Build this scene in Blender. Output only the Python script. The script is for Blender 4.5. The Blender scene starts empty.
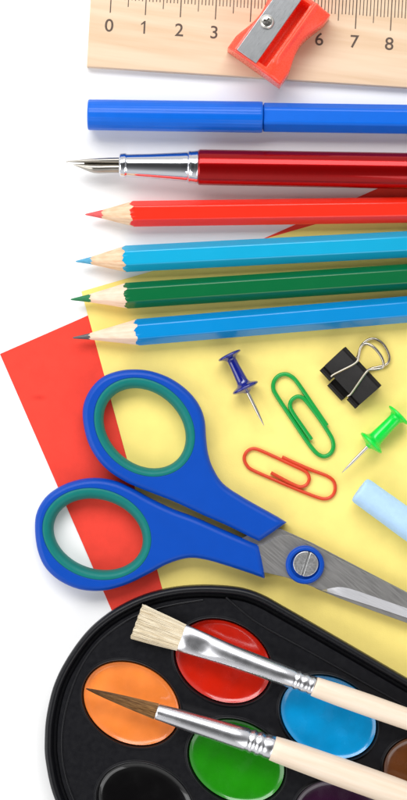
import bpy, math, random
from mathutils import Vector, geometry, noise
random.seed(7)
S = 0.01/35.0            # one drawing unit (35 per centimetre on the ruler) in metres
D = 2100.0               # camera height in drawing units (60 cm)
CX, CY = 203.5, 400.0
COL = bpy.context.scene.collection
PI = math.pi

# ------------------------------------------------------------------ materials
def lin(c):
    return tuple(((v/255)/12.92 if v/255 <= .04045 else ((v/255+.055)/1.055)**2.4) for v in c)
def sg(c, k=1.0):
    r = lin(c); return (min(r[0]*k,1), min(r[1]*k,1), min(r[2]*k,1), 1)

def mat(name, col, rough=.45, metal=0.0, coat=0.0, var=.06, vscale=300, stretch=(1,1,1), rot=0.0,
        bump=0.0, bscale=2500, bstretch=None, col2=None, sss=0.0, sssr=.002, trans=0.0, spec=.5, rvar=.08, rough_coat=.08, detail=4, ior=1.46, mask=None):
    m = bpy.data.materials.new(name); m.use_nodes = True
    nt = m.node_tree; N = nt.nodes; L = nt.links
    b = N['Principled BSDF']
    b.inputs['Roughness'].default_value = rough
    b.inputs['Metallic'].default_value = metal
    b.inputs['Coat Weight'].default_value = coat
    b.inputs['Coat Roughness'].default_value = rough_coat
    b.inputs['Specular IOR Level'].default_value = spec
    b.inputs['IOR'].default_value = ior
    if sss:
        b.inputs['Subsurface Weight'].default_value = sss
        b.inputs['Subsurface Radius'].default_value = (1,.35,.25)
        b.inputs['Subsurface Scale'].default_value = sssr
    if trans: b.inputs['Transmission Weight'].default_value = trans
    tc = N.new('ShaderNodeTexCoord')
    def mapping(st):
        mr = N.new('ShaderNodeMapping'); mr.inputs['Rotation'].default_value = (0,0,rot)
        L.new(tc.outputs['Object'], mr.inputs['Vector'])
        ms = N.new('ShaderNodeMapping'); ms.inputs['Scale'].default_value = st
        L.new(mr.outputs[0], ms.inputs['Vector']); return ms
    mp = mapping(stretch)
    n1 = N.new('ShaderNodeTexNoise'); n1.inputs['Scale'].default_value = vscale; n1.inputs['Detail'].default_value = detail
    L.new(mp.outputs[0], n1.inputs['Vector'])
    r = N.new('ShaderNodeValToRGB')
    c = col if len(col) == 4 else (*col,1)
    if col2 is None:
        lo = tuple(x*(1-var) for x in c[:3])+(1,); hi = tuple(min(1,x*(1+var)) for x in c[:3])+(1,)
    else: lo, hi = col2, c
    r.color_ramp.elements[0].color = lo; r.color_ramp.elements[1].color = hi
    r.color_ramp.elements[0].position = .35; r.color_ramp.elements[1].position = .65
    L.new(n1.outputs['Fac'], r.inputs['Fac']); L.new(r.outputs['Color'], b.inputs['Base Color'])
    n2 = N.new('ShaderNodeTexNoise'); n2.inputs['Scale'].default_value = bscale; n2.inputs['Detail'].default_value = 5
    mp2 = mapping(bstretch or stretch); L.new(mp2.outputs[0], n2.inputs['Vector'])
    mr = N.new('ShaderNodeMapRange'); mr.inputs['To Min'].default_value = max(0,rough-rvar); mr.inputs['To Max'].default_value = min(1,rough+rvar)
    mr.inputs['From Min'].default_value = .3; mr.inputs['From Max'].default_value = .7
    L.new(n2.outputs['Fac'], mr.inputs['Value']); L.new(mr.outputs[0], b.inputs['Roughness'])
    if bump:
        bp = N.new('ShaderNodeBump'); bp.inputs['Strength'].default_value = bump; bp.inputs['Distance'].default_value = .0001
        L.new(n2.outputs['Fac'], bp.inputs['Height']); L.new(bp.outputs[0], b.inputs['Normal'])
    return m

R4 = math.radians(4)
M = {}
M['table'] = mat('white_table', (.9,.9,.9), .6, var=.006, vscale=40, bump=.05, bscale=900, spec=.2)
M['red_paper'] = mat('red_paper', sg((230,66,52)), .75, var=.035, vscale=260, bump=.35, bscale=2600, spec=.2)
M['yellow_paper'] = mat('yellow_paper', sg((245,223,128)), .75, var=.03, vscale=160, bump=.35, bscale=2600, spec=.2)
M['ruler'] = mat('pale_ruler_wood', sg((222,196,168)), .55, vscale=220, stretch=(.1,1.5,1), rot=math.radians(8), col2=sg((210,180,148)), bump=.12, bscale=900, coat=.0, spec=.3, rough_coat=.3, detail=6)
M['ink'] = mat('printed_ink', sg((84,68,58)), .6, var=.2, vscale=3000)
M['red_plastic'] = mat('red_plastic', sg((250,82,56)), .28, var=.03, sss=.8, sssr=.005, coat=.3)
M['blade'] = mat('brushed_blade', sg((178,180,182)), .34, metal=.9, vscale=600, stretch=(.2,6,1), rot=math.radians(-54), var=.05, bump=.1)
M['screw'] = mat('screw_steel', sg((215,212,205)), .2, metal=1, var=.05)
M['dark'] = mat('dark_recess', sg((40,38,36)), .6)
M['blue_marker'] = mat('blue_marker_plastic', sg((0,94,200)), .34, var=.02, coat=.1, rvar=.02, spec=.3)
M['chrome'] = mat('chrome', sg((224,226,232)), .07, metal=1, var=.01, rvar=.02)
M['nib'] = mat('nib_steel', sg((168,163,154)), .3, metal=1, var=.05, rvar=.03, bscale=300)
M['feed'] = mat('nib_feed', sg((120,114,104)), .3, metal=.8, var=.05)
M['lacquer'] = mat('red_lacquer', sg((156,1,3)), .2, spec=.1, metal=.65, var=.02, coat=.5, rough_coat=.04, rvar=.01)
M['wood'] = mat('pencil_wood', sg((232,200,168)), .65, vscale=900, stretch=(.12,1.4,1.4), col2=sg((214,174,138)), bump=.4, bscale=1800, detail=6)
M['wood2'] = mat('pencil_wood_pale', sg((238,210,188)), .65, vscale=900, stretch=(.12,1.4,1.4), col2=sg((228,194,168)), bump=.3, bscale=1800, detail=6)
def paint(name, c): return mat(name, sg(c), .3, spec=.3, var=.015, vscale=120, coat=.5, rough_coat=.12, rvar=.02, bscale=300)
M['p_red'] = paint('red_pencil_paint', (242,44,24))
M['p_sky'] = paint('sky_blue_pencil_paint', (14,158,200))
M['p_green'] = paint('green_pencil_paint', (0,98,52))
M['p_blue'] = paint('blue_pencil_paint', (0,130,196))
M['l_red'] = mat('red_lead', sg((214,84,84)), .6, var=.08, vscale=1500, bump=.3)
M['l_sky'] = mat('blue_lead', sg((78,154,188)), .6, var=.08, vscale=1500, bump=.3)
M['l_green'] = mat('green_lead', sg((24,112,66)), .6, var=.08, vscale=1500, bump=.3)
M['l_grey'] = mat('graphite_lead', sg((92,88,90)), .4, metal=.3, var=.08, vscale=1500, bump=.3)
M['sc_blue'] = mat('blue_handle_plastic', sg((0,68,168)), .42, var=.02, vscale=200, bump=.06, bscale=3000, spec=.28)
M['sc_green'] = mat('teal_grip_rubber', sg((0,112,106)), .5, var=.03, vscale=400, spec=.3, bump=.08, bscale=3000)
M['steel'] = mat('brushed_scissor_steel', sg((172,170,168)), .38, metal=.8, var=.035, vscale=60, stretch=(1,3,1), rot=math.radians(40), bump=.02, bscale=600, bstretch=(.3,6,1), detail=6)
M['steel_bevel'] = mat('ground_edge_steel', sg((212,212,216)), .42, metal=.75, var=.06, vscale=500, stretch=(.3,5,1), rot=math.radians(26), bump=.08)
M['steel_screw'] = mat('pivot_screw_steel', sg((195,195,195)), .38, metal=.9, var=.15, vscale=900, bump=.3)
M['binder'] = mat('black_binder_steel', sg((22,19,18)), .42, var=.15, vscale=900, bump=.12, spec=.3, coat=.08)
M['wire'] = mat('nickel_wire', sg((180,172,158)), .22, metal=1, var=.04, bscale=300, rvar=.03)
M['clip_green'] = mat('green_vinyl_wire', sg((0,152,58)), .35, var=.03, coat=.2)
M['clip_red'] = mat('red_vinyl_wire', sg((206,62,24)), .35, var=.03, coat=.2)
M['pin_blue'] = mat('blue_pin_plastic', sg((10,26,140)), .1, var=.05, coat=1, trans=.3)
M['pin_green'] = mat('green_pin_plastic', sg((0,214,66)), .22, var=.03, coat=.3, sss=.35, sssr=.0015)
M['needle'] = mat('needle_steel', sg((205,200,195)), .3, metal=1, var=.04, bscale=300, rvar=.03)
M['chalk'] = mat('blue_chalk', sg((176,208,238)), .95, var=.03, vscale=500, bump=.8, bscale=2200, spec=.1, detail=7)
M['palette'] = mat('black_palette_plastic', sg((15,15,19)), .38, var=.06, vscale=60, bump=.04, bscale=700, spec=.35, rvar=.05)
def cake(n,c,r=.22): return mat(n, sg(c), r, var=.1, vscale=130, coat=.6, rough_coat=.1, bump=.5, bscale=190, rvar=.14, detail=8)
M['c_orange'] = cake('orange_watercolour', (246,134,52), .45)
M['c_red'] = cake('red_watercolour', (204,30,6))
M['c_blue'] = cake('blue_watercolour', (0,150,214))
M['c_green'] = cake('green_watercolour', (28,136,6))
M['c_purple'] = cake('purple_watercolour', (48,10,44))
M['c_brown'] = cake('brown_watercolour', (104,56,20))
M['c_black'] = cake('black_watercolour', (3,2,3), .1)
M['c_yellow'] = cake('yellow_watercolour', (240,200,30))
M['ferrule'] = mat('aluminium_ferrule', sg((226,226,230)), .27, metal=1, var=.03, vscale=200, bscale=250, rvar=.04)
M['handle_wood'] = mat('pale_handle_wood', sg((234,216,196)), .5, vscale=500, stretch=(.1,1.5,1.5), rot=math.radians(19), col2=sg((226,204,180)), bump=.15, bscale=900, coat=.1, detail=6)
M['hog'] = mat('cream_hog_bristle', sg((232,222,200)), .6, vscale=1500, stretch=(.05,2,2), rot=math.radians(20), col2=sg((204,188,158)), spec=.3)
M['sable'] = mat('brown_sable_hair', sg((148,110,66)), .4, vscale=1500, stretch=(.05,2,2), rot=math.radians(17), col2=sg((92,60,30)), spec=.4)

def tip_gradient(m, x0, x1, c):
    nt=m.node_tree; N=nt.nodes; L=nt.links; b=N['Principled BSDF']; src=b.inputs['Base Color'].links[0].from_socket
    tc=N.new('ShaderNodeTexCoord'); sp=N.new('ShaderNodeSeparateXYZ'); L.new(tc.outputs['Object'],sp.inputs[0])
    mr=N.new('ShaderNodeMapRange'); mr.inputs['From Min'].default_value=x0; mr.inputs['From Max'].default_value=x1
    L.new(sp.outputs['X'],mr.inputs['Value']); mx=N.new('ShaderNodeMix'); mx.data_type='RGBA'
    L.new(mr.outputs[0],mx.inputs['Factor']); mx.inputs['A'].default_value=c; L.new(src,mx.inputs['B']); L.new(mx.outputs['Result'],b.inputs['Base Color'])
def dent_shade(m, px, py, rx, ry, k):
    # faint dent's shade painted into the colour, given in the sheet's own object space
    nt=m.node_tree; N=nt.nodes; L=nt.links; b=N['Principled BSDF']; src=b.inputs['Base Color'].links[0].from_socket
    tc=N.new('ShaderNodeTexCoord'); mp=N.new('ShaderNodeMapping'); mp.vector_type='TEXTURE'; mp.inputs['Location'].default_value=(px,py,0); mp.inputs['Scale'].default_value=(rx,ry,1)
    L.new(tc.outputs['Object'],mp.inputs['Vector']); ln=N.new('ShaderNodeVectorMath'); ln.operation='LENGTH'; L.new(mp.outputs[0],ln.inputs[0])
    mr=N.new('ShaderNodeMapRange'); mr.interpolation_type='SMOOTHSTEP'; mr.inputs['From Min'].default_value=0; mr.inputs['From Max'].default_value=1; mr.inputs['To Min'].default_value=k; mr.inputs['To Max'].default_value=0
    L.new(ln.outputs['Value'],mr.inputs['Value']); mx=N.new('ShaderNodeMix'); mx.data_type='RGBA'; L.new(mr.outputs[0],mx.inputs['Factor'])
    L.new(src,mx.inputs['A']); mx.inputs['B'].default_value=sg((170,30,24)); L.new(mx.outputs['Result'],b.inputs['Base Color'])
tip_gradient(M['sable'], -190*S, -128*S, sg((66,40,20)))

# ------------------------------------------------------------------ object helpers
def wloc(o):
    v = Vector((0,0,0))
    while o: v += o.location; o = o.parent
    return v
class K:      # drawing coordinates at a given height -> metres
    def __init__(s, z): s.k = (1-z/D)
    def __call__(s, p): return Vector(((p[0]-CX)*s.k*S, (CY-p[1])*s.k*S, p[2]*S))
def tag(o, label, cat, group=None, kind=None):
    if label: o['label'] = label
    if cat: o['category'] = cat
    if group: o['group'] = group
    if kind: o['kind'] = kind
def thing(name, base, k, label, cat, group=None):
    o = bpy.data.objects.new(name, None); COL.objects.link(o)
    o.location = k(base); o.empty_display_size = .005
    tag(o, label, cat, group); return o
class MB:
    def __init__(s): s.v=[]; s.f=[]; s.sm=[]
    def add(s, vs, fs, smooth=True):
        n=len(s.v); s.v += [tuple(v) for v in vs]
        for f in fs: s.f.append(tuple(i+n for i in f)); s.sm.append(smooth)
    def loft(s, loops, closed=True, cap0=False, cap1=False, smooth=True, flat_caps=True):
        n=len(loops[0]); base=len(s.v)
        for l in loops: s.v += [tuple(p) for p in l]
        for j in range(len(loops)-1):
            for i in range(n if closed else n-1):
                a=base+j*n+i; b=base+j*n+(i+1)%n
                s.f.append((a,b,b+n,a+n)); s.sm.append(smooth)
        if cap0: s.f.append(tuple(base+i for i in range(n))[::-1]); s.sm.append(not flat_caps)
        if cap1: s.f.append(tuple(base+(len(loops)-1)*n+i for i in range(n))); s.sm.append(not flat_caps)
    def cap(s, loops, z=None):       # planar face with holes
        polys=[[Vector((p[0],p[1],0)) for p in l] for l in loops]
        tris=geometry.tessellate_polygon(polys)
        s.add([p for l in loops for p in l], tris, False)
    def build(s, name, m, parent, k, ang=38, label=None, fix=True):
        off = wloc(parent) if parent else Vector((0,0,0))
        pts=[k(p) for p in s.v]
        loc=Vector((0,0,0))
        if parent is None:
            xs=[p.x for p in pts]; ys=[p.y for p in pts]; zs=[p.z for p in pts]
            loc=Vector(((min(xs)+max(xs))/2,(min(ys)+max(ys))/2,min(zs))); off=loc
        me=bpy.data.meshes.new(name); me.from_pydata([p-off for p in pts],[],s.f)
        for p,q in zip(me.polygons,s.sm): p.use_smooth=q
        me.validate()
        if fix:
            import bmesh
            bm=bmesh.new(); bm.from_mesh(me); bmesh.ops.remove_doubles(bm, verts=bm.verts, dist=1e-6)
            bmesh.ops.recalc_face_normals(bm, faces=bm.faces); bm.to_mesh(me); bm.free()
        flat=[p.index for p in me.polygons if not p.use_smooth]
        me.set_sharp_from_angle(angle=math.radians(ang))
        for i in flat: me.polygons[i].use_smooth=False
        me.materials.append(m)
        o=bpy.data.objects.new(name,me); COL.objects.link(o); o.location=loc
        if parent: o.parent=parent
        if label: o['label']=label
        return o

def catmull(P, closed=True, n=8):
    out=[]; N=len(P); dim=len(P[0])
    for i in range(N if closed else N-1):
        g=(lambda j:P[j%N]) if closed else (lambda j:P[max(0,min(N-1,j))])
        p0,p1,p2,p3=g(i-1),g(i),g(i+1),g(i+2)
        for q in range(n):
            t=q/n
            out.append(tuple(.5*((2*p1[d])+(-p0[d]+p2[d])*t+(2*p0[d]-5*p1[d]+4*p2[d]-p3[d])*t*t+(-p0[d]+3*p1[d]-3*p2[d]+p3[d])*t**3) for d in range(dim)))
    if not closed: out.append(tuple(P[-1]))
    return out
def area(l): return .5*sum(l[i][0]*l[(i+1)%len(l)][1]-l[(i+1)%len(l)][0]*l[i][1] for i in range(len(l)))
def offset(l, d):    # positive d: inward
    s=1 if area(l)>0 else -1; out=[]; n=len(l)
    for i in range(n):
        a,b,c=l[i-1],l[i],l[(i+1)%n]
        e1=Vector((b[0]-a[0],b[1]-a[1])); e2=Vector((c[0]-b[0],c[1]-b[1]))
        if e1.length<1e-6: e1=e2
        if e2.length<1e-6: e2=e1
        e1.normalize(); e2.normalize()
        n1=Vector((-e1.y,e1.x)); n2=Vector((-e2.y,e2.x)); nn=n1+n2
        if nn.length<1e-6: nn=n1
        nn.normalize(); q=max(.6,nn.dot(n1))
        out.append((b[0]+nn.x*d*s/q, b[1]+nn.y*d*s/q))
    return out
def at(l,z): return [(p[0],p[1],z) for p in l]
def ell(cx,cy,a,b,deg,n=96):
    t=math.radians(deg); c,s=math.cos(t),math.sin(t)
    return [(cx+a*math.cos(u)*c-b*math.sin(u)*s, cy+a*math.cos(u)*s+b*math.sin(u)*c) for u in [2*PI*i/n for i in range(n)]]
def slab(mb, outer, z0, z1, bev=1.0, seg=4, holes=(), bot=True, hbev=None):
    prof=[(0,z0)]+[(bev*(1-math.cos(a)), z1-bev+bev*math.sin(a)) for a in [PI/2*i/seg for i in range(seg+1)]]
    loops=[at(offset(outer,d) if d else outer,z) for d,z in prof]
    mb.loft(loops)
    tops=[loops[-1]]; bots=[loops[0]]
    for h in holes:
        hb=bev if hbev is None else hbev
        pr=[(0,z0)]+[(hb*(1-math.cos(a)), z1-hb+hb*math.sin(a)) for a in [PI/2*i/seg for i in range(seg+1)]]
        hl=[at(offset(h,-d) if d else h,z) for d,z in pr]
        mb.loft(hl); tops.append(hl[-1]); bots.append(hl[0])
    mb.cap(tops)
    if bot: mb.cap(bots)

def frame(p0,p1):
    a=(Vector(p1)-Vector(p0)).normalized()
    side=Vector((-a.y,a.x,0)).normalized()      # drawing plane, y down
    up=a.cross(side); 
    if up.z<0: up=-up
    return a,side,up
def ring(c, side, up, rw, rh, n, fn=None, axis=None, sh=None):
    out=[]
    for i in range(n):
        t=2*PI*i/n; f=fn(t) if fn else 1
        p=c+side*(math.cos(t)*rw*f)+up*(math.sin(t)*rh*f)
        if sh: p=p+axis*sh(t)
        out.append(tuple(p))
    return out
def rod(mb, p0, p1, prof, n=48, fn=None, cap0=True, cap1=True, smooth=True):
    # prof: (distance along, r) or (d, rw, rh) or (d, rw, rh, side shift)
    a,s,u=frame(p0,p1); p0=Vector(p0); loops=[]
    for q in prof:
        rw=q[1]; rh=q[2] if len(q)>2 else rw
        loops.append(ring(p0+a*q[0],s,u,rw,rh,n,fn))
    mb.loft(loops,cap0=cap0,cap1=cap1,smooth=smooth)
def sweep(mb, path, r, n=12):
    P=[Vector(p) for p in path]; N=len(P); loops=[]; nrm=None
    for i in range(N):
        t=(P[min(i+1,N-1)]-P[max(i-1,0)]).normalized()
        if nrm is None: nrm=t.cross(Vector((0,0,1))).normalized()
        nrm=(nrm-t*nrm.dot(t)).normalized(); b=t.cross(nrm)
        rr=r(i/(N-1)) if callable(r) else r
        loops.append([tuple(P[i]+nrm*math.cos(2*PI*j/n)*rr+b*math.sin(2*PI*j/n)*rr) for j in range(n)])
    mb.loft(loops,cap0=True,cap1=True)

# ------------------------------------------------------------------ table and papers
k0=K(0)
mb=MB(); mb.add([(-4000,-4000,0),(4500,-4000,0),(4500,4800,0),(-4000,4800,0)],[(0,1,2,3)],False)
o=mb.build('table',M['table'],None,k0,fix=False); o.data.flip_normals() if o.data.polygons[0].normal.z<0 else None
tag(o,None,None,kind='structure')

def sheet(name, corners, z, m, label, sag=0.0):
    mb=MB(); n=14
    A,B,C,E=[Vector((*c,0)) for c in corners]; grid=[[],[]]
    def pt(i,j,zz):
        u,v=i/n,j/n; p=(A*(1-u)+B*u)*(1-v)+(E*(1-u)+C*u)*v
        return (p.x,p.y+sag*4*u*(1-u)*(1-v),zz)
    top=[pt(i,j,z) for j in range(n+1) for i in range(n+1)]
    fs=[(j*(n+1)+i,j*(n+1)+i+1,(j+1)*(n+1)+i+1,(j+1)*(n+1)+i) for j in range(n) for i in range(n)]
    mb.add(top,fs,False)
    bot=[(p[0],p[1],z-.45) for p in top]; mb.add(bot,fs,False)
    per=[i for i in range(n+1)]+[j*(n+1)+n for j in range(1,n+1)]+[n*(n+1)+i for i in range(n-1,-1,-1)]+[j*(n+1) for j in range(n-1,0,-1)]
    L=len(per); mb.add([top[i] for i in per]+[bot[i] for i in per],[(i,(i+1)%L,L+(i+1)%L,L+i) for i in range(L)],False)
    o=mb.build(name,m,None,k0); tag(o,label,'paper'); return o
# red: corner (0,353), edges along (1,-.44) and (.435,1)
def rect(c,u,lu,v,lv):
    u=Vector(u).normalized(); v=Vector(v).normalized(); c=Vector(c)
    return [tuple(c),tuple(c+u*lu),tuple(c+u*lu+v*lv),tuple(c+v*lv)]
sheet('sheet_of_paper', rect((0,354),(1,-.438),800,(.436,1),560), .6, M['red_paper'],'plain red sheet lying on the white table with its corner under the yellow sheet')
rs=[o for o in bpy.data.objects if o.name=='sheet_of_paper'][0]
dent_shade(M['red_paper'],(39-CX)*S-rs.location.x,(CY-397.5)*S-rs.location.y,11*S,5*S,.4)
sheet('sheet_of_paper', rect((81.5,291.5),(1,-.287),735,(.272,1),560), 1.2, M['yellow_paper'],'plain yellow sheet lying over the red one under the clips and pins')

# ------------------------------------------------------------------ ruler
kr=K(9)
ra=math.radians(3.75); ru=Vector((math.cos(ra),math.sin(ra),0)); rv=Vector((math.sin(ra)*.85,-math.cos(ra),0))
rb=Vector((86.8,66.5,0))
def RP(u,v,z=0): p=rb+ru*u+rv*v; return (p.x,p.y,z)
rul=thing('ruler',(110,66,0),kr,'pale wooden ruler with centimetre numerals lying along the top edge','ruler')
RT=8.5
mb=MB(); out=[RP(0,0),RP(770,0),RP(770,105),RP(0,105)]
o2=[]
for i in range(4):      # subdivide edges so bevel is crisp
    a,b=Vector(out[i]),Vector(out[(i+1)%4])
    for t in ([.001,.5,.999]): p=a.lerp(b,t); o2.append((p.x,p.y))
slab(mb,o2,0.02,RT,.8,3)
mb.build('wooden_blade',M['ruler'],rul,kr)
mb=MB()
def bar(u0,u1,v0,v1,z0,z1):
    v=[RP(u0,v0,z0),RP(u1,v0,z0),RP(u1,v1,z0),RP(u0,v1,z0),RP(u0,v0,z1),RP(u1,v0,z1),RP(u1,v1,z1),RP(u0,v1,z1)]
    mb.add(v,[(0,3,2,1),(4,5,6,7),(0,1,5,4),(1,2,6,5),(2,3,7,6),(3,0,4,7)],False)
cmw=35.1; zero=20.4
for i in range(0,201):
    u=zero+i*cmw/10
    if u>765: break
    v0=69.0 if i%10 and i%5 else (62.5 if i%10 else 55.5)
    w=.42 if i%10 else .55
    bar(u-w+random.uniform(-.06,.06),u+w,v0+random.uniform(-.3,.3),97,RT+.02,RT+.14)
mb.build('scale_marks',M['ink'],rul,kr)
def text_mesh(txt,size):
    cu=bpy.data.curves.new('txt','FONT'); cu.body=txt; cu.size=size; cu.align_x='CENTER'; cu.extrude=.05; cu.offset=.12; cu.resolution_u=6
    ob=bpy.data.objects.new('txt',cu); COL.objects.link(ob)
    dg=bpy.context.evaluated_depsgraph_get(); me=bpy.data.meshes.new_from_object(ob.evaluated_get(dg))
    vs=[v.co.copy() for v in me.vertices]; fs=[tuple(p.vertices) for p in me.polygons]
    bpy.data.objects.remove(ob); bpy.data.curves.remove(cu); bpy.data.meshes.remove(me)
    return vs,fs
for i in range(0,21):
    vs,fs=text_mesh(str(i),18.0)
    mb=MB(); u=zero-.4+i*cmw
    if i==1:
        vs=[Vector(q) for q in [(-.6,0,0),(1.1,0,0),(1.1,12.9,0),(-.1,12.9,0),(-3.3,9.9,0),(-3.3,8.4,0),(-.6,10.1,0)]]; fs=[(0,1,2,3,6),(3,4,5,6)]
    mb.add([RP(u+v.x*(1.0 if i==1 else 1.04),36.5+v.y,RT+.02+(v.z+.05)*1.4) for v in vs],fs,False)
    mb.build('numeral',M['ink'],rul,kr)

# ------------------------------------------------------------------ sharpener
ks=K(38)
O=Vector((254,66,0)); sa=Vector((.58,-.815,0)); sb=Vector((.815,.58,0)); Z0=RT+.1; H=33
def SP(L,W,z): p=O+sa*L+sb*W; return (p.x,p.y,Z0+z)
sh=thing('pencil_sharpener',SP(43,0,0),ks,'red plastic pencil sharpener with a screwed steel blade on the ruler','pencil sharpener')
def hw(L):
    t=max(0,min(1,(L-14)/64)); b=math.sin(PI*t)**1.3 if 0<t<1 else 0
    return 32.3-7.2*b
mb=MB(); NL,NW=130,130; LE=87
def sstep(a,b,x): t=max(0,min(1,(x-a)/(b-a))); return t*t*(3-2*t)
grid=[]
for i in range(NL+1):
    L=LE*(1-math.cos(PI*i/NL))/2; row=[]
    for j in range(NW+1):
        w=.55*(-1+2*j/NW)+.45*math.sin(PI/2*(-1+2*j/NW)); h=hw(L); W=w*h
        el=min(L,LE-L); ew=h-abs(W)
        z=H
        z-=5.5*sstep(15,h+1,W)                                   # right shoulder falls away
        z+=2.4*(sstep(12.5,15,W)-sstep(15,19.5,W))*sstep(10,22,L)
        z-=4.0*sstep(23.2,32,-W)                                  # left shoulder
        slot=sstep(0.2,1.0,W)*(1-sstep(9.2,11.2,W))*sstep(5.5,7.0,L)*(1-sstep(81,82,L))
        z-=slot*(9+9*sstep(0,70,L)*0.6+5*math.sin(PI*max(0,min(1,(W-0)/10))))
        r=3.0
        for e in (el,ew):
            if e<r: z-=r-math.sqrt(max(0,r*r-(r-e)**2))
        row.append(SP(L,W,z))
    grid.append(row)
vs=[p for r in grid for p in r]; n1=NW+1
mb.add(vs,[(i*n1+j,i*n1+j+1,(i+1)*n1+j+1,(i+1)*n1+j) for i in range(NL) for j in range(NW)])
per=[(i,0) for i in range(NL+1)]+[(NL,j) for j in range(1,NW+1)]+[(i,NW) for i in range(NL-1,-1,-1)]+[(0,j) for j in range(NW-1,0,-1)]
topl=[grid[i][j] for i,j in per]; botl=[(p[0],p[1],Z0) for p in topl]
mb.loft([botl,topl]); mb.cap([botl])
mb.build('sharpener_body',M['red_plastic'],sh,ks,ang=50)
def sbox(mb,L0,L1,W0,W1,z0,z1,cut=0):
    o=[SP(L0,W0,0),SP(L1,W0,0),SP(L1,W1,0),SP(L0,W1,0)]; o2=[]
    for i in range(4):
        a,b=Vector(o[i]),Vector(o[(i+1)%4])
        for t in (.004,.5,.996): p=a.lerp(b,t); o2.append((p.x,p.y))
    slab(mb,o2,Z0+z0,Z0+z1,.45,2)
mb=MB(); sbox(mb,2.6,80,-23,.6,H-1.5,H+2.2)
bl=mb.build('blade',M['blade'],sh,ks)
mb=MB(); c=SP(42.5,-14.5,H+2.1)
sc_prof=[(7.2,0),(7.2,.8),(6.7,2.0),(5.6,3.0),(4.4,3.5)]
loops=[at([(c[0]+r*math.cos(t),c[1]+r*math.sin(t)) for t in [2*PI*i/40 for i in range(40)]],c[2]+z) for r,z in sc_prof]
# cross recess: inner loop is a star
star=[]
for i in range(40):
    t=2*PI*i/40; q=abs(math.cos(2*(t-.5)))**3; star.append((c[0]+(1.3+2.9*q)*math.cos(t),c[1]+(1.3+2.9*q)*math.sin(t)))
loops.append(at(star,c[2]+3.6)); loops.append(at(star,c[2]+1.2)); mb.loft(loops,cap1=True)
mb.build('screw',M['screw'],sh,ks,ang=30)

# ------------------------------------------------------------------ felt-tip pen
km=K(15)
mk=thing('felt_tip_pen',(260,116,0),km,'blue capped felt tip pen lying just below the wooden ruler','felt tip pen')
ax=lambda x: (x,114.8+(x-88)*.0142)
c0=(*ax(88),15.6); c1=(*ax(262.5),15.6)
mb=MB()
flute=lambda t: 1-.008*(0.5+0.5*math.cos(t*22))**2
rod(mb,c0,c1,[(0,14.0),(.5,14.9),(1.6,15.3),(120,15.5),(172.5,15.6),(174.2,15.3),(174.6,14.6)],n=208,fn=flute)
mb.build('cap',M['blue_marker'],mk,km,ang=60)
def hexr(t,soft=.965):
    m=(t%(PI/3))-PI/6; h=math.cos(PI/6)/math.cos(m); s=soft
    kk=.012
    hh=max(kk-abs(h-s),0)/kk
    return min(h,s)-hh*hh*kk*.25
mb=MB(); b1=(*ax(640),15.0)
c2=(*ax(262),15.0)
rod(mb,c2,b1,[(0,12.4),(1.0,12.6),(1.6,14.9),(2.5,15.3),(370,15.3),(376,15.2),(378,13.5)],n=144,fn=lambda t:hexr(t,.95)*1.0)
mb.build('barrel',M['blue_marker'],mk,km,ang=60)

# ------------------------------------------------------------------ fountain pen
kp=K(18)
pen=thing('fountain_pen',(260,168,0),kp,'dark red lacquered fountain pen with chrome grip and bare nib','fountain pen')
pax=lambda x: 165.3+(x-121)*.0175
zz=18.2
A=(198,pax(198)+.6,zz); B=(600,pax(600)+.6,zz)
mb=MB(); rod(mb,A,B,[(0,16.6),(.8,17.5),(2,17.8),(240,18.1),(370,17),(395,14),(401,8)],n=96,cap0=True)
mb.build('barrel',M['lacquer'],pen,kp,ang=60)
G0=(119,pax(119),zz); G1=(198.2,pax(198.2)+.5,zz)
mb=MB(); rod(mb,G0,G1,[(0,8),(.3,10.6),(1.2,11.6),(2.6,11.9),(3.8,11.9),(5.0,12.2),(6.2,12.2),(7.2,11.6),(8.2,11.2),(9,11.3),(30,12.3),(50,13.6),(62,14.4),(67,14.8),(68.2,14.6),(68.8,14.6),(69.4,15.9),(70.4,16.3),(71.4,16.1),(72,15.8),(76,16.3),(77.5,16.6),(78.6,16.6),(79.2,16.2)],n=96)
mb.build('chrome_grip',M['chrome'],pen,kp,ang=50)
# nib: long upper tine, cut-back lower shoulder, feed between
def blade_loft(xs,fu,fl,zc,h,n=24):
    loops=[]
    for x in xs:
        a,b=fu(x),fl(x); c=(a+b)/2; r=max(.2,(b-a)/2)
        loops.append([(x,c-math.cos(t)*r,zc(x)+math.sin(t)*h(x)) for t in [2*PI*q/n for q in range(n)]])
    mb=MB(); mb.loft(loops,cap0=True,cap1=True); return mb
def itp(tab):
    def f(x):
        for (a,b),(c,d) in zip(tab,tab[1:]):
            if x<=c: return b+(d-b)*max(0,(x-a))/(c-a)
        return tab[-1][1]
    return f
xs=[66+i*56/40 for i in range(41)]
mb=blade_loft(xs,itp([(66,160.7),(75,160.2),(92,158.6),(106,157.9),(122,157.6)]),itp([(66,161.7),(75,162.4),(92,163.2),(106,163.6),(122,163.8)]),lambda x:zz+1.6-(.05*(122-x)),lambda x:min(5,.5+.13*(x-66)))
nb=mb.build('nib',M['nib'],pen,kp,ang=60)
mb=MB(); rod(mb,(65.2,161.1,zz-1.3),(69,161.3,zz-1.3),[(0,.4),(.5,.9),(1.3,1.1),(2.6,1.0),(3.6,.6)],n=16); mb.build('nib_point',M['screw'],nb,kp)
xs=[73+i*49/40 for i in range(41)]
mb=blade_loft(xs,itp([(73,164.2),(82,163.9),(92,163.8),(122,163.4)]),itp([(73,164.8),(78,167.0),(84,169.6),(90,171.9),(94,172.9),(99,173.2),(108,172.9),(122,172.7)]),lambda x:zz-1.0,lambda x:min(6.5,.6+.3*(x-73)))
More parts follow.
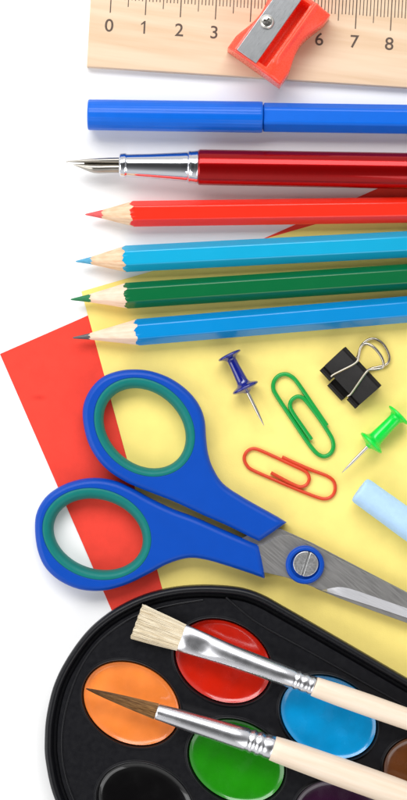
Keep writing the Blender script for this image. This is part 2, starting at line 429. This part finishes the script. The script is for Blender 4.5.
mb.build('nib_shoulder',M['nib'],pen,kp,ang=60)
xs=[84+i*38/20 for i in range(21)]
mb=blade_loft(xs,itp([(84,161.5),(94,160.5),(122,160)]),itp([(84,166),(94,170),(122,171)]),lambda x:zz-4.5,lambda x:min(6,.6+.3*(x-84)))
mb.build('feed',M['feed'],pen,kp,ang=60)

# ------------------------------------------------------------------ pencils
def pencil(tip,far,leadlen,xs,paintm,leadm,woodm,label,seed,R=13.6,roll=0.0):
    kk=K(14); tipv=(tip[0],tip[1],11.9); farv=(far[0],far[1],11.9)
    a,s,u=frame(tipv,farv); T=Vector(tipv)
    th=thing('pencil',((tip[0]+350),tip[1],0),kk,label,'pencil','wooden pencils lying side by side')
    ap=R*math.cos(PI/6); kc=ap/xs; n=144
    rng=random.Random(seed); ph=[rng.uniform(0,6) for _ in range(4)]
    jag=lambda t: .55*math.sin(t*9+ph[0])+.35*math.sin(t*17+ph[1])+.3*math.sin(t*31+ph[2])
    hr=lambda t: R*hexr(t+roll,.972)
    def surf(dist_fn,rad_fn): 
        out=[]
        for i in range(n):
            t=2*PI*i/n; r=rad_fn(t); p=T+a*dist_fn(t)+s*(math.cos(t)*r)+u*(math.sin(t)*r); out.append(tuple(p))
        return out
    xb=lambda t: xs+(hr(t)-ap)*2.6 + jag(t) - .9*abs(math.cos(3*t))
    total=612
    mb=MB()
    l=[surf(xb,lambda t:hr(t)*.985),surf(lambda t:xb(t)+.15,hr),surf(lambda t:xb(t)*.5+.5*(xs+14),hr),surf(lambda t:xs+16,hr),surf(lambda t:total-1,hr),surf(lambda t:total,lambda t:hr(t)*.93)]
    mb.loft(l); mb.build('painted_shaft',paintm,th,kk,ang=50)
    xl=leadlen; lj=lambda t: .8*math.sin(t*5+ph[3])+.5*math.sin(t*11+ph[0])
    mb=MB(); l=[]
    for q in range(0,13):
        f=q/12
        l.append(surf(lambda t:(xl+lj(t))*(1-f)+(xb(t)+.3)*f, lambda t:(kc*(xl+lj(t)))*(1-f)+hr(t)*.985*f*1.0))
    l.append(surf(lambda t:total-.8,lambda t:hr(t)*.93))
    mb.loft(l,cap1=True); mb.build('sharpened_wood',woodm,th,kk,ang=60)
    mb=MB(); l=[surf(lambda t:0,lambda t:.25),surf(lambda t:.4,lambda t:.6),surf(lambda t:1.5,lambda t:.95)]
    for q in range(1,8):
        f=q/7; l.append(surf(lambda t:1.5*(1-f)+(xl+lj(t)+.2)*f, lambda t:.95*(1-f)+(kc*(xl+lj(t))+.05)*f))
    mb.loft(l,cap0=True); mb.build('lead',leadm,th,kk,ang=60)
pencil((85,214.3),(407,209.8),17,45.5,M['p_red'],M['l_red'],M['wood'],'red hexagonal pencil with pinkish red point, uppermost of the four pencils',1,R=13.3)
pencil((75.5,261.3),(407,244.2),15.5,47.5,M['p_sky'],M['l_sky'],M['wood'],'light blue pencil with blue coloured point between the red and green pencils',2,R=13.7)
pencil((70.5,299.4),(407,276.8),19.5,54,M['p_green'],M['l_green'],M['wood2'],'dark green hexagonal pencil with green point',3,R=13.4)
pencil((72.5,337.8),(407,309.3),17,63,M['p_blue'],M['l_grey'],M['wood2'],'blue pencil with grey graphite point, lowest of the four pencils',4,R=13.7)

# ------------------------------------------------------------------ scissors
kc_=K(20)
sci=thing('scissors',(305,563,1.3),kc_,'scissors with blue handles lined in teal and bare steel blades','scissors')
HZ0,HZ1=2.0,23.0
up_a=[(82.4,420),(83.2,404),(90,389),(102,377),(118,370.8),(135,369.2),(152,371.2),(170,378),(186,389),(198,403),(204.5,419),(206.2,438),(208.5,455),(214,470),(224,484.5),(243,497.5),(265,510)]
up_b=[(250,537.5),(228,526.5),(204,516),(175,502.5),(152,493.5),(138,488),(124,481.5),(108,471),(96,458),(87,441)]
up_out=catmull(up_b+up_a,False,7)+[(278,517.2),(287,522.8),(272,533.5),(259.4,541.8)]
hu=ell(144.5,427.2,54.6,45.0,42,96)
hu_i=ell(144.4,428.4,45.2,35.5,42,96)
lo_a=[(34.2,530),(36,513),(45,497.5),(60,486.5),(78,480),(97,478.2),(116,481.5),(133,489),(150,498.5),(172,509),(196,518),(222,529.5),(244,539)]
lo_b=[(250,574),(228,566.8),(206,560.5),(188,558.8),(168,564.5),(148,575),(126,585.5),(103,591.5),(80,590.3),(60,582),(45,568.5),(37,551)]
lo_out=catmull(lo_b+lo_a,False,7)+[(259.4,545.6),(262.3,558),(264.7,570),(264.9,579.3)]
hl=ell(96.8,534,55.4,45.0,18,96)
hl_i=ell(97.6,535,45.6,34.6,18,96)
def handle(outer,hole,inner,z0,z1):
    mb=MB()
    prof=[(0.8,z0),(0.1,z0+3),(0,z0+(z1-z0)*.45),(0.5,z1-5.5),(1.5,z1-3.4),(2.9,z1-1.9),(4.0,z1-1.2),(5.6,z1-.85)]
    loops=[at(offset(outer,d),z) for d,z in prof]
    # keep the inward offsets outside the hole
    mb.loft(loops)
    hl=[at(offset(hole,-.8),z1-.85),at(hole,z1-1.5),at(hole,z0+1)]
    mb.loft(hl); mb.cap([loops[-1],hl[0]]); mb.cap([loops[0],hl[-1]])
    h=mb.build('handle',M['sc_blue'],sci,kc_,ang=45)
    mb=MB(); loops=[]
    for f,z in [(0,z0+1.2),(0,z1-1.6),(.06,z1-1.1),(.25,z1-.7),(.5,z1-1.4),(.7,z1-3.0),(.86,z1-5.5),(.96,z1-9),(1.0,z1-13),(.97,z1-17),(.85,z0+1)]:
        loops.append([(a[0]*(1-f)+b[0]*f,a[1]*(1-f)+b[1]*f,z) for a,b in zip(hole,inner)])
    loops.append(loops[0]); mb.loft(loops)
    mb.build('grip_lining',M['sc_green'],h,kc_,ang=60)
    return h
handle(up_out,hu,hu_i,HZ0,HZ1)
handle(lo_out,hl,hl_i,HZ0-.3,HZ1-1.2)
def poly(pts,n=10):
    out=[]
    for i in range(len(pts)):
        a,b=pts[i],pts[(i+1)%len(pts)]
        for q in range(n): out.append((a[0]+(b[0]-a[0])*q/n,a[1]+(b[1]-a[1])*q/n))
    return out
# lower blade (belongs to the upper handle)
mb=MB(); slab(mb,poly([(240,540),(262,527),(281,529.2),(312,543.0),(350,563),(407,592.5),(470,627),(540,668),(520,667),(470,648.5),(407,623.5),(372,611),(340,599),(318,590),(290,574)],4),9.5,13.3,.3,1)
mb.build('blade',M['steel'],sci,kc_,ang=20)
# upper blade with its hollow ground edge
upo=[(246,548),(263.3,544.4),(270,541),(281,535.2),(289,535.5),(300,539.6),(325,552.3),(351,565.6),(407,592.8),(470,625),(545,666),(520,660),(470,641),(407,618.3),(376,607.5),(350,599.5),(338,595.5),(325,591.2),(310,586),(286,577.5),(264,572.5),(246,570)]
mb=MB()
bev_t=catmull([(322,590.5),(330,588.6),(341,587.2),(354,590.0),(372,596.2),(407,608.4),(470,631),(518,653)],False,5)
body=[(246,548),(263.3,544.4),(270,541),(281,535.2),(289,535.5),(300,539.6),(325,552.3),(351,565.6),(407,592.8),(470,625),(545,666)]
low=[(264,572.5),(286,577.5),(310,586)]
ringp=body+bev_t[::-1]+low[::-1]+[(246,570)]
slab(mb,ringp,13.6,17.4,.25,1)
ub=mb.build('blade',M['steel'],sci,kc_,ang=20)
mb=MB(); edge=[(322.5,591.0),(340,596.3),(360,602.6),(376,607.8),(407,618.3),(440,630.2),(470,641),(520,660)]
edge=catmull(edge,False,5)
def resamp(l,n):
    d=[0]
    for i in range(1,len(l)): d.append(d[-1]+math.dist(l[i],l[i-1]))
    out=[]
    for q in range(n):
        t=d[-1]*q/(n-1); j=1
        while j<len(d)-1 and d[j]<t: j+=1
        f=(t-d[j-1])/(d[j]-d[j-1]); out.append((l[j-1][0]+(l[j][0]-l[j-1][0])*f,l[j-1][1]+(l[j][1]-l[j-1][1])*f))
    return out
t_=resamp(bev_t,40); e_=resamp(edge,40)
rows=[[(*p,13.7) for p in t_],[(*p,17.3) for p in t_],[((p[0]*.5+q[0]*.5),(p[1]*.5+q[1]*.5),15.9) for p,q in zip(t_,e_)],[(*q,14.2) for q in e_],[(*q,13.7) for q in e_]]
mb.loft(rows,closed=False,smooth=True)
mb.build('ground_edge',M['steel_bevel'],ub,kc_,ang=20)
# pivot
def disc(mb,c,prof,n=64,cap1=True):
    loops=[at([(c[0]+r*math.cos(2*PI*i/n),c[1]+r*math.sin(2*PI*i/n)) for i in range(n)],z) for r,z in prof]
    mb.loft(loops,cap1=cap1)
mb=MB(); disc(mb,(305,564.8),[(19.3,17.3),(19.3,20.5),(18.6,22),(17.2,22.8),(15.2,23),(14.4,22.4),(14.0,20)],cap1=True)
wsh=mb.build('pivot_collar',M['sc_blue'],sci,kc_,ang=50)
mb=MB(); loops=[]
c=(305.6,563.6); n=72; sa_=math.radians(-72); r=12.6
def half(sgn):
    pts=[]; g=1.0
    a0=math.asin(g/r)
    for i in range(31):
        t=a0+(PI-2*a0)*i/30; pts.append((r*math.cos(t),sgn*r*math.sin(t)))
    return [(c[0]+x*math.cos(sa_)-y*math.sin(sa_),c[1]+x*math.sin(sa_)+y*math.cos(sa_)) for x,y in pts]
for sgn in (1,-1): slab(mb,half(sgn),20.2,24.0,.7,3)
disc(mb,c,[(12.2,20.1),(12.2,22.3)])
mb.build('screw',M['steel_screw'],wsh,kc_,ang=35)

# ------------------------------------------------------------------ push pins
def pin(head,tip,headr,flr,label,m,seedz=1.2,stem=(4.8,5.8),fl=33.5):
    kk=K(14); H0=Vector((*head,seedz+headr+.1)); Tp=Vector((*tip,seedz+flr*1.0-.3+ .0))
    Ltot=(Tp-H0).length
    th=thing('push_pin',(head[0]*.5+tip[0]*.5,head[1]*.5+tip[1]*.5,seedz),kk,label,'push pin')
    a,b=stem; mb=MB()
    p=[(-2.2,2),(-2.0,headr*.6),(-1.2,headr-.8),(-.5,headr-.1),(.2,headr),(.8,headr-.3),(1.3,headr-1.4),(2.3,headr*.62),(3.6,a+1.0),(5.5,a),(12,a),(fl-10,b),(fl-7.5,b+.6),(fl-5.6,b+1.9),(fl-4.4,flr-2.6),(fl-3.2,flr-.5),(fl-2.2,flr),(fl-1.3,flr-.3),(fl-.5,flr-1.6),(fl+.9,flr*.55),(fl+2.0,4.0),(fl+3.2,2.9),(fl+3.6,1.7)]
    rod(mb,H0,Tp,p,n=56); mb.build('plastic_grip',m,th,kk,ang=70)
    mb=MB(); rod(mb,H0,Tp,[(fl+1,1.75),(Ltot-16,1.6),(Ltot-8,1.1),(Ltot-2,.45),(Ltot,.1)],n=20); mb.build('needle',M['needle'],th,kk,ang=60)
pin((229.5,355.5),(264.2,426),12.4,14.2,'dark blue push pin with steel needle beside the green paper clip',M['pin_blue'],fl=38)
pin((398.5,415.2),(341.5,473),13.2,14.5,'bright green push pin with steel needle below the black binder clip',M['pin_green'],fl=41,stem=(6.3,7.2))

# ------------------------------------------------------------------ paper clips
kq=K(3)
gp=[(326.8,425.6),(312,404),(298,383.5),(292,377),(285.5,374.2),(278.5,376),(274,381.5),(273.3,388.5),(276.5,395.5),(290,416),(306,440),(313,449.3),(318.3,454.4),(324.2,456.4),(330,453.8),(333.2,448),(332.6,440.5),(328.6,432.5),(318,416.5),(306,401.0),(301.5,397.4),(296.5,396.8),(291.6,400.2),(290,405.5),(292,411.5),(300,423.5),(311.3,439.6)]
def clip(pts,r,m,label,lift):
    path=catmull([(x,y,1.25+r+z) for (x,y),z in zip(pts,lift)],False,7)
    mb=MB(); sweep(mb,path,r,14); o=mb.build('paper_clip',m,None,kq,ang=50); tag(o,label,'paper clip','plastic coated paper clips')
n=len(gp); clip(gp,2.15,M['clip_green'],'green coated paper clip beside the blue push pin',[0.3+1.3*(1 if i>17 else 0) *min(1,(i-17)/4) for i in range(n)])
rp=[(270.9,472.6),(283,479.2),(295,485.2),(301,486.8),(306.4,484.8),(309.2,479.5),(307.8,474),(303.5,470.3),(290,464),(272,455.6),(258,449.6),(251.5,449.0),(246.2,452.5),(244.2,458.6),(246.6,465),(252,469.8),(272,478.8),(298,489.8),(317,497.2),(326,498.8),(332.6,495.4),(335.2,488.6),(333.6,481.2),(327,476),(314,471.0),(298,464.2),(282,457.0)]
n=len(rp); clip(rp,1.75,M['clip_red'],'orange red coated paper clip just above the scissor blades',[1.6*max(0,1-i/7) for i in range(n)])

# ------------------------------------------------------------------ binder clip
kb=K(16)
bc=thing('binder_clip',(350,378,1.3),kb,'small black binder clip with folded silver wire handles','binder clip')
sp0=Vector((344.2,347.8)); sp1=Vector((380,386.2)); ax_=(sp1-sp0).normalized(); Lb=(sp1-sp0).length
dn=Vector((-ax_.y,ax_.x))            # towards the mouth
mouth_mid=Vector((338.5,389.5)); 
if dn.dot(mouth_mid-sp0)<0: dn=-dn
DP=33.5
def BP(u,v,z): p=sp0+ax_*u+dn*v; return (p.x,p.y,z)
def plate(mb,outline,zf,th):        # sheet metal following the height function zf(v)
    N=len(outline); 
    # grid over u,v inside outline handled as strips of columns
    pass
zb=1.3; ZS=27.0; ZM=5.0
ztop=lambda v: ZS+(ZM-ZS)*max(0,v)/DP
def strip(mb,u0,u1,prof,th=1.3):
    # prof: list of (v,z) centre line of a bent sheet, extruded along u with rounded edges
    P=[Vector(q) for q in prof]; N=len(P); nr=[]
    for i in range(N):
        t=(P[min(i+1,N-1)]-P[max(i-1,0)]).normalized(); nr.append(Vector((-t.y,t.x)))
    loopsec=[P[i]+nr[i]*th/2 for i in range(N)]+[P[i]-nr[i]*th/2 for i in range(N-1,-1,-1)]
    l0=[BP(u0,p.x,p.y) for p in loopsec]; l1=[BP(u1,p.x,p.y) for p in loopsec]
    mb.loft([l0,l1],cap0=True,cap1=True)
def arcp(cx,cz,r,a0,a1,n=10): return [(cx+r*math.cos(math.radians(a0+(a1-a0)*i/n)),cz+r*math.sin(math.radians(a0+(a1-a0)*i/n))) for i in range(n+1)]
mb=MB()
spine=[(DP-8,zb+1.0),(3.2,zb+1.0)]+arcp(2.6,zb+3.2,2.3,-90,-180,5)+[(-.6,12),(-.6,ZS-5)]+arcp(2.0,ZS-4.2,2.7,180,62,6)
topv=[(DP-8.5,ztop(DP-8.5))]
full=spine+topv
strip(mb,0,Lb,full)
# rolled lips on the upper jaw: two lugs, gap shows the lower jaw
lipz=ztop(DP-8.5)
for u0,u1 in ((0,14.6),(Lb-12.6,Lb)):
    strip(mb,u0,u1,[(DP-8.6,lipz)]+[(DP-3.2,ztop(DP-3.2))]+arcp(DP-3.0,ztop(DP-3)+2.2-.1,2.2,-90,200,12))
strip(mb,14.6,Lb-12.6,[(DP-8.6,lipz-.02),(DP-6.5,ztop(DP-6.5))])
# tongue of the lower jaw showing in the gap
strip(mb,16.5,Lb-15,[(DP-8.2,zb+1.0),(DP+1.5,zb+1.2)]+arcp(DP+1.5,zb+3.4,2.2,-90,180,10))
mb.build('spring_body',M['binder'],bc,kb,ang=40)
def wire(pts,name='wire_handle'):
    path=catmull(pts,False,8); mb=MB(); sweep(mb,path,1.45,12); mb.build(name,M['wire'],bc,kb,ang=60)
def zt(p,ex=2.1):   # height above upper jaw plane for a handle point
    v=(Vector((p[0],p[1]))-sp0).dot(dn); return ZS+(ZM-ZS)*v/DP*(1 if v>0 else .55)+ex
topw=[(331.0,377.5),(333.5,374.6),(343,369.5),(352,364.8),(356.6,361.0),(357.8,356),(359,349),(361.5,345.2),(366,344.4),(373,348.6),(379.5,356.8),(382.0,364.0),(380.6,368.0),(375,369.4),(368.5,369.8),(365.3,372.3),(361,378.5),(355,388),(351,394),(348.4,396.2)]
wire([(x,y,zt((x,y))) for x,y in topw])
botw=[(345,368,zb+2),(352,362,zb+2.4),(358,357.5,zb+2.6),(360.5,350,zb+2.8),(363,344.5,zb+3),(369,339.4,zb+3.2),(376,338.6,zb+3.2),(384,343.6,zb+3.2),(389,352,zb+3.2),(390.4,359,zb+3.2),(387.5,364,zb+3),(379,366.8,zb+2.8),(371,369,zb+2.6),(365,376,zb+2.4),(360,383,zb+2)]
wire(botw)

# ------------------------------------------------------------------ chalk
kh=K(14)
mb=MB(); c0=(359.2,489.2,15.4); c1=(462,563.5,15.4)
a,s,u=frame(c0,c1); loops=[]
for d,r in [(0,3),(0,9),(.25,12.0),(1.0,13.3),(2.4,13.8)]+[(4+i*4,14.0+i*.04) for i in range(58)]+[(238,14),(240,12)]:
    loops.append([tuple(Vector(c0)+a*(d+ .5*noise.noise(Vector((math.cos(2*PI*i/64)*3,math.sin(2*PI*i/64)*3,r))))+s*math.cos(2*PI*i/64)*rr+u*math.sin(2*PI*i/64)*rr) for i in range(64) for rr in [r+.22*noise.noise(Vector((d*.22,math.cos(2*PI*i/64)*2.5,math.sin(2*PI*i/64)*2.5)))]])
mb.loft(loops,cap0=True,cap1=True)
o=mb.build('chalk_stick',M['chalk'],None,kh,ang=60); tag(o,'pale blue stick of chalk on the yellow sheet','chalk')

# ------------------------------------------------------------------ paint box
kt=K(26)
pal=thing('paint_palette',(300,850,0),kt,'black plastic watercolour palette with round pans of wet paint under two brushes','paint palette')
PZ=24.0; PR=30.0
po=catmull([(46.5,715),(53.5,686),(66,660),(85,633.5),(106,615),(128,602),(150,593.2),(175,587.6),(200,585.6),(224,586.3),(245,589.2),(264,596),(284,607),(315,624.8),(361,651.5),(407,678.5),(470,715),(540,762),(600,830),(632,910),(634,990),(600,1050),(540,1080),(470,1078),(400,1050),(300,997),(200,945),(145,912),(105,878),(76,842),(54,798),(45.5,762),(44.5,738)],True,9)
mb=MB()
prof=[(1.5,0.1),(.4,8),(0,PR-6),(.5,PR-2.6),(1.6,PR-.8),(3.2,PR),(5.2,PR-.2),(6.6,PR-1.4),(7.6,PR-4.5),(8.2,PR-9.5),(9.0,PR-10.5),(11.2,PR-10.5),(12.2,PR-9.6),(12.9,PR-5.9),(14,PZ+.05)]
loops=[at(offset(po,d),z) for d,z in prof]; mb.loft(loops)
wells=[(131.2,704.2,'c_orange','orange paint pan'),(223.2,662,'c_red','red paint pan'),(328.8,718,'c_blue','blue paint pan'),(236.8,762,'c_green','green paint pan'),(145.5,806.5,'c_black','black paint pan'),(342,824,'c_purple','dark purple paint pan'),(432,779,'c_brown','brown paint pan'),(448,884,'c_yellow','yellow paint pan')]
wa,wb,wt=51.4,40.2,29
hloops=[]
for (x,y,m_,lb) in wells:
    e=lambda g: ell(x,y,wa+g,wb+g,wt,96)
    hp=[(3.2,PZ),(2.4,PZ+.6),(1.7,PZ+1.8),(1.1,PZ+2.1),(.5,PZ+1.6),(.2,PZ+.3),(0,PZ-1.4),(-.8,PZ-7),(-1.2,PZ-16)]
    hl_=[at(e(g),z) for g,z in hp]; mb.loft(hl_,cap1=True); hloops.append(hl_[0])
mb.cap([loops[-1]]+hloops)
mb.build('tray',M['palette'],pal,kt,ang=42)
# thin raised line of the tray moulding
rl=catmull([(92,830),(75,803),(64.5,772),(61.5,742),(65,712),(74.5,681),(88,655),(104,637),(128,620),(150,611),(175,604.5),(203,600.0)],False,8)
rl2=catmull([(226,597.5),(236,606),(252,619.2),(265,627.5),(276.4,634),(311,652.8),(366,684),(407,707.5),(470,745)],False,8)
for l in (rl,rl2):
    mb=MB(); sweep(mb,[(x,y,PZ+.2) for x,y in l],1.15,10); mb.build('moulded_ridge',M['palette'],pal,kt,ang=60)
for wi,(x,y,m_,lb) in enumerate(wells):
    mb=MB(); deep={'c_black':9.5,'c_purple':7}.get(m_,3.2); loops=[]
    for f,z in [(-1.0,-.2),(-1.6,.5),(-2.6,-.1),(-4.0,-1.1),(-6.5,-1.7),(-11,-2.1),(-18,-2.4),(-27,-2.6),(-36,-2.7)]:
        g=ell(x,y,wa+f,wb+f,wt,96); row=[]
        for p in g:
            nz=noise.noise(Vector((p[0]*.05,p[1]*.05,wi*3.1)))*.55+noise.noise(Vector((p[0]*.16,p[1]*.16,wi*7.1)))*.16
            row.append((p[0],p[1],PZ-deep+z+nz*min(1,max(0,(-f-2)/4))))
        loops.append(row)
    mb.loft(loops,cap1=True,flat_caps=False); mb.build('paint_pan',M[m_],pal,kt,ang=60,label=lb)

# ------------------------------------------------------------------ brushes
kf=K(42)
def stations(mb,sts,n=64,cap0=True,cap1=True):   # (x,y,z,rw,rh)
    loops=[]; N=len(sts)
    for i,(x,y,z,rw,rh) in enumerate(sts):
        a=Vector(sts[min(i+1,N-1)][:3])-Vector(sts[max(i-1,0)][:3])
        a.normalize(); s=Vector((-a.y,a.x,0)).normalized(); u=a.cross(s); u=u if u.z>0 else -u
        loops.append(ring(Vector((x,y,z)),s,u,rw,rh,n))
    mb.loft(loops,cap0=cap0,cap1=cap1)
def along(p,q,t): return tuple(p[i]+(q[i]-p[i])*t for i in range(len(p)))
# flat hog brush
fb=thing('paintbrush',(300,682,25),kf,'flat cream bristle paintbrush lying across the red paint pan','paintbrush')
F0=Vector((181.4,638.6)); F1=Vector((314.2,686.6)); fd=(F1-F0).normalized(); FL=(F1-F0).length; fz0,fz1=33.5,40.5
def FP(d): 
    p=F0+fd*d; return p.x,p.y,fz0+(fz1-fz0)*min(1,max(0,d/FL))
mb=MB(); st=[]
for d,rw,rh in [(0,13.6,5.2),(.6,13.9,5.6),(8,13.8,5.8),(16,13.4,6.2),(24,13.0,6.9),(30,12.6,7.6),(44,12.0,8.8),(60,11.4,9.6),(80,10.9,10.0),(100,10.3,10.0),(118,9.9,9.8),(119.5,9.2,9.2),(121.5,9.2,9.2),(123,10,10),(124.5,10,10),(126,9.2,9.2),(128,9.2,9.2),(129.5,9.9,9.9),(133,9.9,9.9),(134.5,9.2,9.2),(136,9.2,9.2),(137.3,9.8,9.8),(140.5,9.7,9.7),(141,9.2,9.2)]:
    st.append((*FP(d),rw,rh))
stations(mb,st,72)
mb.v=[(x,y,z-2.6*math.exp(-(((Vector((x,y))-F0).dot(fd)-25)/3.2)**2)*math.exp(-(((Vector((x,y))-F0).dot(Vector((-fd.y,fd.x)))-1)/7)**2)*(1 if z>33 else 0)) for x,y,z in mb.v]
mb.build('ferrule',M['ferrule'],fb,kf,ang=60)
def hairs(root_fn,tip_fn,num,r0,r1,seg,bend,m,parent,kk,seed):
    rng=random.Random(seed); mb=MB()
    for i in range(num):
        a=Vector(root_fn(rng)); st=rng.getstate(); b=Vector(tip_fn(rng,a)); j=Vector((rng.uniform(-1,1),rng.uniform(-1,1),rng.uniform(-1,1)))*bend
        P=[a.lerp(b,q/seg)+j*math.sin(PI*q/seg) for q in range(seg+1)]
        sweep(mb,P,lambda t:r0*(1-t)+r1*t,4)
    return mb.build('bristles',m,parent,kk,ang=80,fix=False)
side=Vector((-fd.y,fd.x))
def fr(rng):
    t=rng.uniform(0,2*PI); q=math.sqrt(rng.random()); w=13.2*q*math.cos(t); h=5.0*q*math.sin(t); p=F0+fd*3+side*w
    fr.w=w;fr.h=h; return (p.x,p.y,fz0+h)
def ft(rng,a):
    w=fr.w*1.36+rng.uniform(-.5,.5); L=50+1.2-3.2*rng.random()**1.6+.3*math.sin(w*.9)
    if rng.random()<.004: w*=1.05; L-=9
    p=F0+fd*3-fd*L+side*(w+.2); return (p.x,p.y,fz0-2.2+fr.h*.85)
hairs(fr,ft,1500,.5,.3,4,.5,M['hog'],fb,kf,11)
mb=MB(); st=[(*(F0-fd*46),fz0-2,16.6,3.0),(*(F0-fd*25),fz0-1,15,4),(*(F0+fd*2),fz0,12.8,4.6)]; stations(mb,st,40); mb.build('bristle_core',M['hog'],fb,kf)
mb=MB(); st=[]
for x,y,rw in [(313.9,686.5,9.4),(314.6,686.8,9.9),(318,688,10.1),(340,695.6,10.9),(370,706,11.1),(407,719,10.7),(480,744.5,9.6),(600,786.5,7.2),(700,821.5,4.6),(712,825.7,2.5)]:
    d=(x-314)/93; st.append((x,y,fz1+.6*d,rw,rw))
stations(mb,st,56); mb.build('wooden_handle',M['handle_wood'],fb,kf,ang=60)
# round sable brush
rbz=38.5
rb_=thing('paintbrush',(270,748,25),kf,'round brown hair paintbrush with its pointed tip on the orange paint','paintbrush')
Q0=Vector((156.0,711.9)); Q1=Vector((272.8,748.6)); qd=(Q1-Q0).normalized(); QL=(Q1-Q0).length
mb=MB(); st=[]
for d,r in [(0,7.6),(.5,8.2),(2,8.5),(40,9.9),(80,11.4),(94,12.0),(95.5,11.1),(98,11.1),(99.5,12.1),(101.5,12.2),(103,11.2),(105,11.2),(106.5,12.3),(109.5,12.4),(111,11.4),(113.5,11.4),(115,12.4),(121,12.4),(122.3,12.1),(122.5,11.8)]:
    p=Q0+qd*d; st.append((p.x,p.y,rbz,r,r))
stations(mb,st,72); mb.build('ferrule',M['ferrule'],rb_,kf,ang=60)
mb=MB(); st=[]
for x,y,r in [(272.4,748.6,11.8),(273,748.8,12.4),(280,751.2,12.9),(300,758.2,13.6),(340,772.6,14.3),(390,790.5,14.3),(450,812,13),(560,851,9.5),(660,886.5,6),(672,891,3)]:
    st.append((x,y,rbz+.3,r,r))
stations(mb,st,56); mb.build('wooden_handle',M['handle_wood'],rb_,kf,ang=60)
qs=Vector((-qd.y,qd.x)); TIP=Vector((85.5,689.6,rbz-4))
def rr_(rng):
    t=rng.uniform(0,2*PI); q=math.sqrt(rng.random()); rr_.w=math.cos(t)*q; rr_.h=math.sin(t)*q
    p=Q0+qd*3+qs*rr_.w*7.6; return (p.x,p.y,rbz+rr_.h*7.6)
rngb=random.Random(5); mb=MB()
for i in range(1100):
    a=Vector(rr_(rngb)); w,h=rr_.w,rr_.h; ln=rngb.random()**.45
    P=[]
    for q in range(8):
        t=q/7*(.55+.45*ln)
        base=Vector((*(Q0+qd*3),rbz)).lerp(TIP,t)+Vector((0,0,0))
        rad=7.9*(1-t)**.7+.2
        P.append(base+Vector((qs.x,qs.y,0))*w*rad+Vector((0,0,1))*h*rad)
    sweep(mb,P,lambda t:.42*(1-t)+.16*t,4)
mb.build('bristles',M['sable'],rb_,kf,ang=80,fix=False)

# ------------------------------------------------------------------ camera, light, world
sc=bpy.context.scene
cam=bpy.data.cameras.new('camera'); co=bpy.data.objects.new('camera',cam); COL.objects.link(co)
co.location=(0,0,D*S); cam.sensor_fit='VERTICAL'; cam.sensor_height=24
cam.lens=24/(2*(400/D)); cam.clip_start=.02; cam.clip_end=50; sc.camera=co
w=bpy.data.worlds.new('World'); sc.world=w; w.use_nodes=True
nt=w.node_tree; bg=nt.nodes['Background']; bg.inputs['Strength'].default_value=.8; 
tc=nt.nodes.new('ShaderNodeTexCoord'); sep=nt.nodes.new('ShaderNodeSeparateXYZ'); nt.links.new(tc.outputs['Generated'],sep.inputs[0])
rp_=nt.nodes.new('ShaderNodeValToRGB'); nt.links.new(sep.outputs['Z'],rp_.inputs['Fac']); nt.links.new(rp_.outputs[0],bg.inputs['Color'])
e=rp_.color_ramp.elements; e[0].position=0; e[0].color=(1,1,1,1); e[1].position=1; e[1].color=(.07,.07,.07,1)
m_=e.new(.5); m_.color=(1,1,1,1); m_=e.new(.8); m_.color=(.3,.3,.3,1)
def lamp(name,loc,size,sy,power,target=(0,0,0),col=(1,1,1)):
    l=bpy.data.lights.new(name,'AREA'); l.shape='RECTANGLE'; l.size=size; l.size_y=sy; l.energy=power; l.color=col
    o=bpy.data.objects.new(name,l); COL.objects.link(o); o.location=loc
    o.rotation_euler=(Vector(target)-Vector(loc)).to_track_quat('-Z','Y').to_euler()
lamp('softbox_key',(-.12,.62,.72),1.1,.45,10.6)
lamp('softbox_side',(-.72,-.3,.6),.7,.7,4.5)
lamp('added_fill_low',(.45,-.7,.62),.8,.6,2.8)  # added fill with no known source, lightens the shadows
sc.view_settings.view_transform='Standard'; sc.view_settings.look='None'; sc.view_settings.exposure=-.1; sc.view_settings.gamma=1
sc.render.resolution_x=521; sc.render.resolution_y=1024
